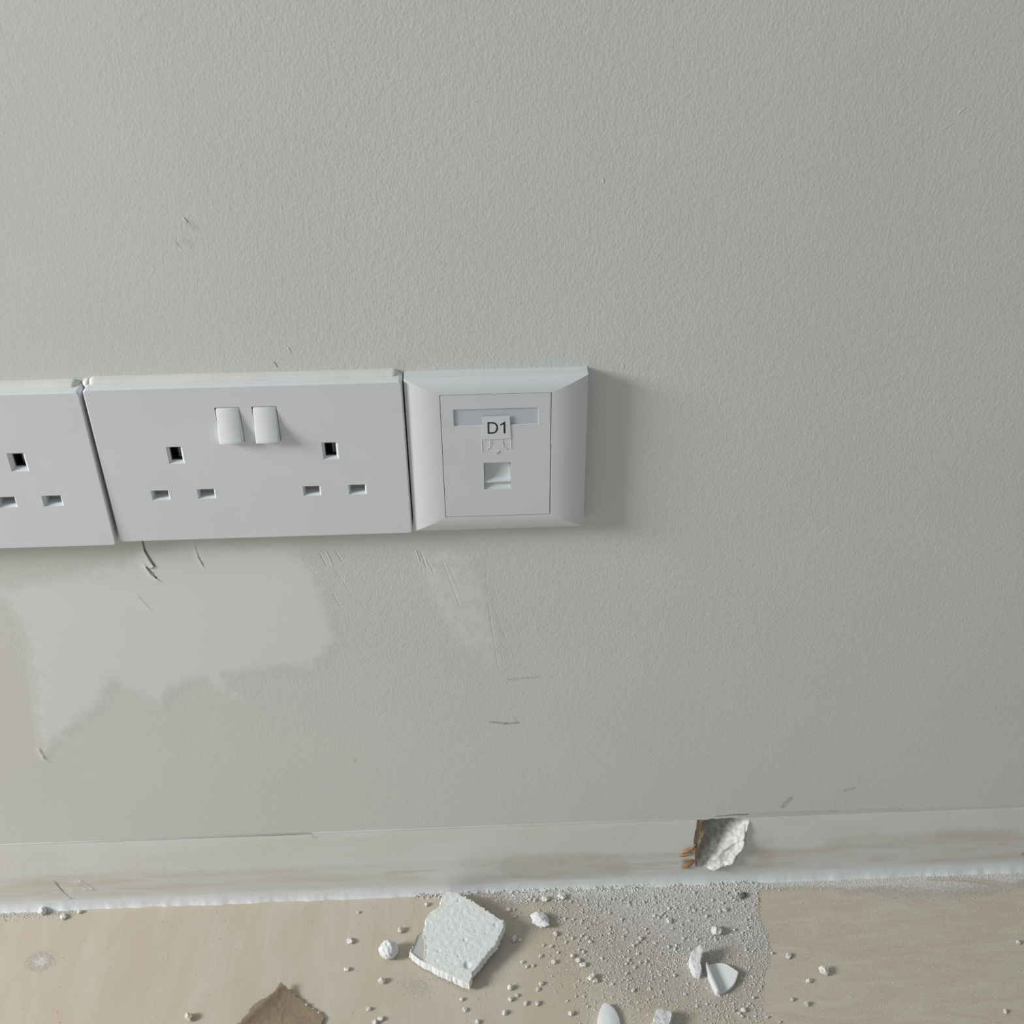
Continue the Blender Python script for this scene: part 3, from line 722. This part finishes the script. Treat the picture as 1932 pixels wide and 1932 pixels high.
def frame_bm():
    bm = bmesh.new()
    wide = {'L': PX0 - DX0, 'R': DX1 - PX1, 'B': PZ0 - DZ0, 'T': DZ1 - PZ1}
    def yprof(k):            # k 0..1 from rim to the flat
        return -7.9 - 3.1 * (1 - (1 - k) ** 2.1)
    ks = [0, .03, .07, .12, .18, .25, .33, .42, .52, .63, .75, .88, 1]
    def pt(side, k, end):
        iL, iR, iB, iT = (k * (wide[q] - .3) for q in 'LRBT')
        x = DX0 + iL if 'L' in (side, end) else DX1 - iR
        z = DZ0 + iB if 'B' in (side, end) else DZ1 - iT
        return x, z
    for side, ends in (('L', 'BT'), ('R', 'TB'), ('B', 'RL'), ('T', 'LR')):
        rows = []
        for e in ends:
            row = []
            x, z = pt(side, 0, e)
            row.append(bm.verts.new((x, .4, z)))
            row.append(bm.verts.new((x, -7.1, z)))
            for k in ks:
                x, z = pt(side, k, e)
                row.append(bm.verts.new((x, yprof(k) if k else -7.8, z)))
            row.append(bm.verts.new((x, -3.0, z)))
            rows.append(row)
        for i in range(len(rows[0]) - 1):
            bm.faces.new((rows[0][i], rows[0][i + 1], rows[1][i + 1], rows[1][i]))
    return bm
fr = frame_bm()
bm_obj('frame', fr, M_DATA, data, dorg, True, 48)

pan = bmesh.new(); add_box(pan, PX0, PX1, PY, -2.0, PZ0, PZ1)
cut = bmesh.new()
add_box(cut, 169.2, 209.0, PY - 1, PY + 1.0, 353.4, 362.1)                 # label window
add_box(cut, 182.8, 195.8, PY - 1, PY + 5.5, 317.3, 332.5)                 # jack opening
def groove(a, b, w=.22, d=.5):
    """thin engraved line a -> b on the panel"""
    ax, az = a; bx_, bz_ = b; L = math.hypot(bx_ - ax, bz_ - az); nx, nz = -(bz_ - az) / L * w, (bx_ - ax) / L * w
    add_hexa(cut, [(ax - nx, PY - 1, az - nz), (bx_ - nx, PY - 1, bz_ - nz), (bx_ + nx, PY - 1, bz_ + nz), (ax + nx, PY - 1, az + nz),
                   (ax - nx, PY + d, az - nz), (bx_ - nx, PY + d, bz_ - nz), (bx_ + nx, PY + d, bz_ + nz), (ax + nx, PY + d, az + nz)])
panel_bm = boolean_mesh(pan, [cut], bevel=0.15)
bm_obj('panel', panel_bm, M_DATA, data, dorg)
panel = bpy.data.objects['panel']

b = bmesh.new(); add_box(b, 169.3, 208.9, PY + .55, PY + .95, 353.5, 362.0)
tag(bm_obj('label_window', b, M_WINDOW, data, dorg), 'blue-grey label window strip')

# raised symbol of a network jack with a small arrow, and the bracket lines beside it
def ridge(parent, pts, w=.20, h=.16):
    b = bmesh.new()
    for p, q in zip(pts, pts[1:]):
        L = math.hypot(q[0] - p[0], q[1] - p[1]); nx, nz = -(q[1] - p[1]) / L * w, (q[0] - p[0]) / L * w
        add_hexa(b, [(p[0] - nx * .4, PY - h, p[1] - nz * .4), (q[0] - nx * .4, PY - h, q[1] - nz * .4), (q[0] + nx * .4, PY - h, q[1] + nz * .4), (p[0] + nx * .4, PY - h, p[1] + nz * .4),
                     (p[0] - nx, PY + .05, p[1] - nz), (q[0] - nx, PY + .05, q[1] - nz), (q[0] + nx, PY + .05, q[1] + nz), (p[0] + nx, PY + .05, p[1] + nz)])
    return bm_obj('embossed_line', b, M_DATA, parent, dorg)
ridge(data, [(182.0, 346.5), (182.1, 339.6), (182.6, 339.0)])
ridge(data, [(196.0, 346.2), (196.1, 340.0)])
ridge(data, [(186.0, 346.6), (186.1, 341.4), (184.7, 340.4), (184.6, 339.6)])
ridge(data, [(192.1, 346.4), (192.3, 341.4), (193.8, 340.2), (193.9, 339.6)])
ridge(data, [(186.8, 345.6), (186.9, 342.6), (191.6, 342.6), (191.5, 345.8)], .14, .12)
b = bmesh.new()
tri = [(187.6, 339.4), (190.6, 339.4), (189.1, 337.2)]
v0 = [b.verts.new((x, PY - .32, z)) for x, z in [(187.9, 339.2), (190.3, 339.2), (189.1, 337.6)]]
v1 = [b.verts.new((x, PY + .05, z)) for x, z in tri]
b.faces.new(v0); b.faces.new(v1[::-1])
for i in range(3): b.faces.new((v0[i], v1[i], v1[(i + 1) % 3], v0[(i + 1) % 3]))
bm_obj('embossed_arrow', b, M_DATA, data, dorg)

# sprung dust shutter in the jack opening: a scooped leaf ending in a ridge
b = bmesh.new()
prof = [(332.4, -7.9), (329.5, -7.9), (326.0, -8.3), (323.4, -9.2), (322.2, -10.2), (321.6, -10.65), (320.9, -10.6), (320.5, -10.1), (320.2, -9.2), (319.0, -9.5), (317.4, -10.6)]
ra = [b.verts.new((182.95, y, z)) for z, y in prof]; rb = [b.verts.new((195.65, y, z)) for z, y in prof]
ca = [b.verts.new((182.95, -5.7, z)) for z, y in (prof[0], prof[-1])]; cb = [b.verts.new((195.65, -5.7, z)) for z, y in (prof[0], prof[-1])]
for i in range(len(prof) - 1): b.faces.new((ra[i], ra[i + 1], rb[i + 1], rb[i]))
b.faces.new(ra + [ca[1], ca[0]]); b.faces.new((rb + [cb[1], cb[0]])[::-1])
b.faces.new((ca[0], ca[1], cb[1], cb[0])); b.faces.new((ra[0], rb[0], cb[0], ca[0])); b.faces.new((ra[-1], ca[1], cb[1], rb[-1]))
bm_obj('jack_shutter', b, M_DATA, data, dorg, True, 60)

# sticker lying over the lower edge of the label window, with its lettering
b = bmesh.new()
add_hexa(b, [(182.6, PY - .34, 345.8), (196.0, PY - .28, 346.0), (195.5, PY - .30, 358.3), (182.4, PY - .26, 358.1),
             (182.6, PY - .06, 345.8), (196.0, PY - .06, 346.0), (195.5, PY - .06, 358.3), (182.4, PY - .06, 358.1)])
stick = bm_obj('sticker', b, M_STICKER, data, dorg)
tag(stick, 'small white sticker printed D1')
def letters():
    b = bmesh.new(); y0, y1 = PY - .40, PY - .25
    sw = 0.72; z0, z1 = 348.95, 355.2; h = z1 - z0
    # D: an outer and an inner bowl
    def D(inset):
        x0, w = 185.0 + inset, 4.9 - 2 * inset
        zz0, zz1 = z0 + inset, z1 - inset; r = (zz1 - zz0) / 2
        pts = [(x0, zz0), (x0, zz1), (x0 + w * .42, zz1)]
        for k in range(1, 12):
            a = math.pi / 2 - math.pi * k / 12
            pts.append((x0 + w * .42 + w * .58 * math.cos(a) ** .9 if math.cos(a) > 0 else x0 + w * .42, (zz0 + zz1) / 2 + r * math.sin(a)))
        pts.append((x0 + w * .42, zz0))
        return pts
    o, i = D(0), D(sw)
    n = len(o)
    F = [[b.verts.new((x, y0, z)) for x, z in r] for r in (o, i)]; K = [[b.verts.new((x, y1, z)) for x, z in r] for r in (o, i)]
    for q in range(n):
        p = (q + 1) % n
        b.faces.new((F[0][q], F[0][p], F[1][p], F[1][q])); b.faces.new((K[0][q], K[1][q], K[1][p], K[0][p]))
        b.faces.new((F[0][q], K[0][q], K[0][p], F[0][p])); b.faces.new((F[1][q], F[1][p], K[1][p], K[1][q]))
    # 1: stem and flag
    for poly in ([(192.55, z0), (193.3, z0), (193.3, z1), (192.75, z1), (192.55, z1 - .5)], [(192.6, z1 - .3), (192.6, z1 - 1.15), (191.3, z1 - 1.95), (191.0, z1 - 1.95), (191.0, z1 - 1.3), (192.0, z1 - .75)]):
        f = [b.verts.new((x, y0, z)) for x, z in poly]; k_ = [b.verts.new((x, y1, z)) for x, z in poly]
        b.faces.new(f); b.faces.new(k_[::-1]); m = len(poly)
        for q in range(m): b.faces.new((f[q], k_[q], k_[(q + 1) % m], f[(q + 1) % m]))
    return b
tag(bm_obj('lettering', letters(), M_INK, stick, dorg), 'black printed letters D1')

# ------------------------------------------------------------------ rubble
def fract(poly, step, amp, seed):
    """subdivide an outline and roughen it"""
    r = random.Random(seed); out = []
    n = len(poly)
    for i in range(n):
        ax, ay = poly[i]; bx_, by_ = poly[(i + 1) % n]
        L = math.hypot(bx_ - ax, by_ - ay); m = max(1, int(L / step))
        nx, ny = -(by_ - ay) / (L + 1e-9), (bx_ - ax) / (L + 1e-9)
        for k in range(m):
            t = k / m; j = r.gauss(0, amp) if k else 0
            out.append((ax + (bx_ - ax) * t + nx * j, ay + (by_ - ay) * t + ny * j))
    return out

def smooth_poly(p, it=2):
    for _ in range(it):
        q = []
        for i in range(len(p)):
            a, b = p[i], p[(i + 1) % len(p)]
            q += [(a[0] * .75 + b[0] * .25, a[1] * .75 + b[1] * .25), (a[0] * .25 + b[0] * .75, a[1] * .25 + b[1] * .75)]
        p = q
    return p

def shard(name, poly, top, thick, mat, label, cat, side_mat=None, rough=0.15, jag=0.25, step=1.2, seed=1, group=None, edge=0.5, nr=14, bottom=None, flare=0.0):
    """a flat fragment: top(x, y) is the height of its upper face, its underside is 'thick' below or bottom(x, y)"""
    P = fract(poly, step, jag, seed); n = len(P)
    cx = sum(p[0] for p in P) / n; cy = sum(p[1] for p in P) / n
    org = (cx, cy, 0)
    vs, fs = [], []
    def nz(x, y, s=1.0, o=0): return noise.noise(Vector((x * s + seed * 7.3, y * s, o)))
    def ztop(x, y): return top(x, y) + rough * (nz(x, y, .35) + .5 * nz(x, y, 1.1))
    vs.append((cx, cy, ztop(cx, cy)))
    for k in range(1, nr + 1):
        f = (k / nr) ** .85
        for x, y in P:
            X, Y = cx + (x - cx) * f, cy + (y - cy) * f
            z = ztop(X, Y)
            if k == nr: z -= edge * (0.5 + .5 * abs(nz(X, Y, .8, 3)))
            vs.append((X, Y, z))
    for i in range(n): fs.append((0, 1 + i, 1 + (i + 1) % n))
    for k in range(nr - 1):
        a = 1 + k * n; b_ = a + n
        for i in range(n): fs.append((a + i, b_ + i, b_ + (i + 1) % n, a + (i + 1) % n))
    last = 1 + (nr - 1) * n
    for L in (1, 2, 3):
        base_i = len(vs)
        for (x, y) in P:
            zt = top(x, y); zb = bottom(x, y) if bottom else max(zt - thick, 0.0)
            t = L / 3
            j = (0.35 if L < 3 else 0) * nz(x, y, 1.3, L) * min(1, thick / 2) + flare * t
            d = math.hypot(x - cx, y - cy) + 1e-6
            vs.append((x + (x - cx) / d * j, y + (y - cy) / d * j, max(zb, zt * (1 - t) + zb * t - (edge if L < 3 else 0) * .5)))
        for i in range(n): fs.append((last + i, base_i + i, base_i + (i + 1) % n, last + (i + 1) % n))
        last = base_i
    vs.append((cx, cy, bottom(cx, cy) if bottom else max(top(cx, cy) - thick, 0)))
    for i in range(n): fs.append((len(vs) - 1, last + (i + 1) % n, last + i))
    o = mesh_obj(name, vs, fs, mat, None, org, True, 40)
    if side_mat:
        o.data.materials.append(side_mat)
        first = 1 + nr * n
        for p in o.data.polygons:
            if max(p.vertices) >= first: p.material_index = 1
    return tag(o, label, cat, group)

# the big slab: a tilted piece of plaster with a lower, darker flake along its left side and small pits
PITS = [(163, -45, 1.0, .7), (164.5, -62, 1.9, 1.6), (147, -51, .9, .6), (182, -36.5, .9, .7), (159, -17, 1.0, .6), (152, -56, .6, .4), (170, -40, .5, .4), (176, -42, .5, .4), (160, -35, .5, .4), (151, -30, .5, .3)]
_pr = random.Random(5)
PITS += [(_pr.uniform(135, 186), _pr.uniform(-70, -12), _pr.uniform(.3, .6), _pr.uniform(.3, .55)) for _ in range(34)]
def chunk_top(x, y):
    z = 5.6 + 0.09 * (x - 132) + 0.06 * (y + 50)
    X = np.array([x]); Y = np.array([y])
    d = float(poly_sdf(LOWER, X, Y)[0])
    z -= 0.8 * max(0, min(1, d / 1.0))
    for px, py, r, dp in PITS:
        q = math.hypot(x - px, y - py) / r
        if q < 1.3: z -= dp * max(0, 1 - (q / 1.3) ** 2)
    return z
slab = shard('plaster_slab', CHUNK, chunk_top, 5.0, M_PLASTER, 'large square-ish slab of broken plaster lying tilted against the foot of the wall', 'plaster chunk',
      side_mat=M_PLASTER_W, rough=.22, jag=.35, step=.9, seed=3, nr=64, edge=.35, bottom=lambda x, y: max(0.0, 0.09 * (x - 128) + 0.06 * (y + 60)), flare=.9)

face = shard('grey_face', LOWER, lambda x, y: chunk_top(x, y) + .22, .6, M_GREYFACE, None, None, rough=.1, jag=.12, step=.9, seed=13, nr=8, edge=.1, bottom=lambda x, y: chunk_top(x, y) - .4)
face.parent = slab; face.location = (face.location.x - slab.location.x, face.location.y - slab.location.y, 0)
face['label'] = 'darker grey strip of broken face'

shard('torn_paper_scrap', CARD, lambda x, y: 1.5 + 3.8 * math.exp(-max(0, ((x - 30) * .62 + (y + 96) * -.55)) / 5.0), 1.1, M_CARD,
      'torn piece of brown plasterboard paper cut off by the bottom edge', 'paper scrap', rough=.25, jag=.35, step=1.4, seed=5, edge=.1)
# its white gypsum rim
shard('white_flake', smooth_poly(LEAF), lambda x, y: 3.2 - 1.2 * ((x - 246) / 7) ** 2, 1.1, M_FLAKE, 'smooth leaf-shaped white paint flake at the bottom edge', 'paint flake', rough=.05, jag=.08, step=1.0, seed=6, edge=.1,
      bottom=lambda x, y: 0.0)
shard('plaster_block', BLOCK, lambda x, y: 8.0 - .1 * (x - 270), 8.0, M_PLASTER_W, 'small upright white plaster block at the bottom edge', 'plaster chunk', rough=.5, jag=.3, step=1.0, seed=8, edge=.4)
def cap_top(x, y):
    # left edge stands up as a rounded rim, then a shallow dish
    ax, ay = 308.6, -64.5; ex, ey = 0.196, -0.981
    d = (x - ax) * 0.981 + (y - ay) * 0.196
    return 1.5 + 4.2 / (1 + math.exp((d - 2.0) * 3.2)) + 2.2 * max(0, (d - 3) / 16)
shard('plaster_half_disc', smooth_poly(CAP), cap_top, 3.0, M_FLAKE, 'half-round dished white shard with one thick straight rim', 'plaster shard', rough=.05, jag=.06, step=.8, seed=9, nr=22, edge=.25, bottom=lambda x, y: 0.0)
shard('plaster_sliver', CURL, lambda x, y: 6.0 + 4.0 * max(0, min(1, (y + 73) / 16)), 9, M_PLASTER_W, 'narrow curved white sliver standing just left of the half-round shard', 'plaster shard', rough=.35, jag=.15, step=.9, seed=10, edge=.4, bottom=lambda x, y: 0.0)

def lump_mesh(name, r, seed, sub=2, rough=.25, squash=.8, fissure=0.0, stretch=1.0):
    bm = bmesh.new(); bmesh.ops.create_icosphere(bm, subdivisions=sub, radius=1)
    zs = []
    for v in bm.verts:
        p = v.co.copy()
        k = 1 + rough * noise.noise(p * 1.4 + Vector((seed * 3.1, 0, 0))) + rough * .6 * noise.noise(p * 3.5 + Vector((0, seed * 2.7, 0)))
        if fissure: k -= fissure * abs(math.sin(p.x * 7 + p.z * 2.0 + 1.5 * noise.noise(p * 2 + Vector((seed, 0, 0))))) ** 6
        v.co = Vector((p.x * k * stretch, p.y * k, p.z * k * squash)) * r
        zs.append(v.co.z)
    lo = min(zs) * 0.9
    for v in bm.verts: v.co.z = max(v.co.z - lo, 0)
    bmesh.ops.scale(bm, verts=bm.verts, vec=(MM, MM, MM))
    me = bpy.data.meshes.new(name); bm.to_mesh(me); bm.free()
    if sub > 2: me.shade_smooth(); me.set_sharp_from_angle(angle=math.radians(35))
    return me

def place_mesh(name, me, mat, x, y, z=0, rz=0, label=None, cat=None, group=None):
    if not me.materials: me.materials.append(mat)
    o = bpy.data.objects.new(name, me); o.location = (x * MM, y * MM, z * MM); o.rotation_euler = (0, 0, rz)
    link(o); return tag(o, label, cat, group)

place_mesh('plaster_ball', lump_mesh('plaster_ball', 6.0, 4, 4, .10, .92, .09), M_PLASTER_W, BALL[0][0], BALL[0][1], 0, .3,
           'round fissured ball of white plaster left of the large slab', 'plaster lump')
place_mesh('plaster_lump', lump_mesh('plaster_lump', 4.6, 9, 4, .24, .62, .06, 1.35), M_PLASTER_W, LUMP[0][0], LUMP[0][1], 0, -.75,
           'knobbly oblong white plaster lump right of the large slab', 'plaster lump')
place_mesh('brown_chip', lump_mesh('brown_chip', 1.9, 12, 2, .4, .6, 0, 1.6), M_BARK, DARKBIT[0][0], DARKBIT[0][1], 0, .9,
           'dark brown chip lying just below the right side of the broken hole', 'chip')
# row of white crumbs clinging to the right edge of the brown scrap
for i, (x, y, r) in enumerate([(56.5, -69.6, 1.2), (60.6, -73.0, 1.4), (64.5, -76.2, 1.0), (68.6, -79.6, 1.3), (72.8, -82.6, 1.1), (76.4, -85.0, 1.2)]):
    place_mesh('rim_crumb', lump_mesh('rim_crumb', r * .85, 30 + i, 2, .35, .9), M_CRUMB_T, x, y, 0, i, ('tan crumb nearest the tip' if i == 0 else ['', 'second', 'third', 'fourth', 'fifth', 'sixth'][i] + ' tan crumb down from the tip') + ' on the right edge of the brown paper scrap', 'crumb', 'crumbs along the paper scrap')

LABELS = {
 0: 'round white crumb by itself left of and above the fissured plaster ball',
 1: 'tan crumb between the fissured ball and the foot of the wall',
 2: 'tan-white crumb alone left of the brown paper scrap',
 3: 'whitish crumb against the baseboard bead below the patched square, leftmost of three',
 4: 'whitish crumb near the baseboard at far left, middle of three',
 5: 'small crumb near the baseboard at far left, rightmost of three',
 6: 'pale crumb just right of the large slab, the larger of a close pair',
 7: 'pale crumb just right of the large slab, the smaller of a close pair',
 8: 'little square white crumb touching the lower right of the knobbly lump',
 9: 'bright white round crumb above the half-round shard',
}
meshes_w = [lump_mesh('crumb', 1.0, 100 + i, 2, .45, .8, 0, random.uniform(1, 1.35)) for i in range(7)]
meshes_t = [lump_mesh('crumb', 1.0, 200 + i, 2, .45, .8, 0, random.uniform(1, 1.3)) for i in range(3)]
for me in meshes_w: me.materials.append(M_CRUMB)
for me in meshes_t: me.materials.append(M_CRUMB_T)
def crumb(x, y, d, tan_, label, group=None):
    me = (meshes_t if tan_ else meshes_w)[random.randrange(3 if tan_ else 7)]
    o = bpy.data.objects.new('plaster_crumb', me)
    o.location = (x * MM, y * MM, 0); s = d / 2
    o.scale = (s, s, s * random.uniform(.85, 1.1)); o.rotation_euler = (0, 0, random.uniform(0, 6.28))
    link(o); return tag(o, label, 'crumb', group)

LAND = [((115.9, -47.3), 'the fissured ball', 6), ((159, -42), 'the large slab', 28), ((210.9, -28.6), 'the knobbly lump', 6), ((56, -88), 'the brown paper scrap', 22),
        ((246, -99), 'the leaf-shaped flake', 9), ((276, -102), 'the upright block', 8), ((317, -73), 'the half-round shard', 10), ((380.4, -72), 'the largest crumb on the brown floor', 2.5),
        ((342.8, -15), 'the dark brown chip', 2), ((320.2, -41), 'the bright round crumb', 3), ((240, -70), 'the crumb cluster in the powder', 3)]
used_labels = set(LABELS.values())
def where(x, y, d, tan_):
    best = sorted(LAND, key=lambda l: math.hypot(x - l[0][0], y - l[0][1]) - l[2])
    size = 'large' if d > 3.4 else 'mid-sized' if d > 2.6 else 'small'
    for (lx, ly), nm, r in best[:3]:
        dx, dy = x - lx, (y - ly) * .62
        a = math.degrees(math.atan2(dy, dx)) % 360
        dr = ['right of', 'above and right of', 'above', 'above and left of', 'left of', 'below and left of', 'below', 'below and right of'][int((a + 22.5) // 45) % 8]
        far = math.hypot(x - lx, y - ly) - r
        for fw in (['just', ''] if far < 9 else ['a little way', 'some way'] if far < 24 else ['well', 'far']):
            lab = ' '.join(f"{size} {'tan' if tan_ else 'whitish'} crumb {fw} {dr} {nm}".split())
            if lab not in used_labels and len(lab.split()) <= 16:
                used_labels.add(lab); return lab
    return 'larger plaster crumb lying in the white powder'
for i, (x, y, d, kd) in enumerate(CRUMBS):
    if i in LABELS: lab = LABELS[i]
    elif abs(x - 380.4) < .5: lab = 'largest white crumb on the swept brown floor at the right'
    else: lab = where(x, y, d, kd == 't')
    crumb(x, y, d * .95, kd == 't', lab, 'larger plaster crumbs on the floor')
# pinhead crumbs in the powder, sown where the powder is thick
placed = [(x, y, d / 2) for x, y, d, _ in CRUMBS]
n = 0
while n < 130:
    x = random.uniform(190, 352); y = random.uniform(-110, -8)
    p = float(powder_field(np.array([x]), np.array([y]))[0])
    if random.random() > p * 1.3 + .12: continue
    d = random.uniform(1.1, 2.0)
    if any(math.hypot(x - a, y - b_) < r + d * .6 for a, b_, r in placed): continue
    if 296 < x < 332 and -90 < y < -50 or 200 < x < 222 and -38 < y < -20 or 236 < x < 290 and y < -84: continue
    placed.append((x, y, d / 2)); n += 1
    crumb(x, y, d, False, 'pinhead plaster crumb strewn in the white powder', 'pinhead crumbs in the powder')
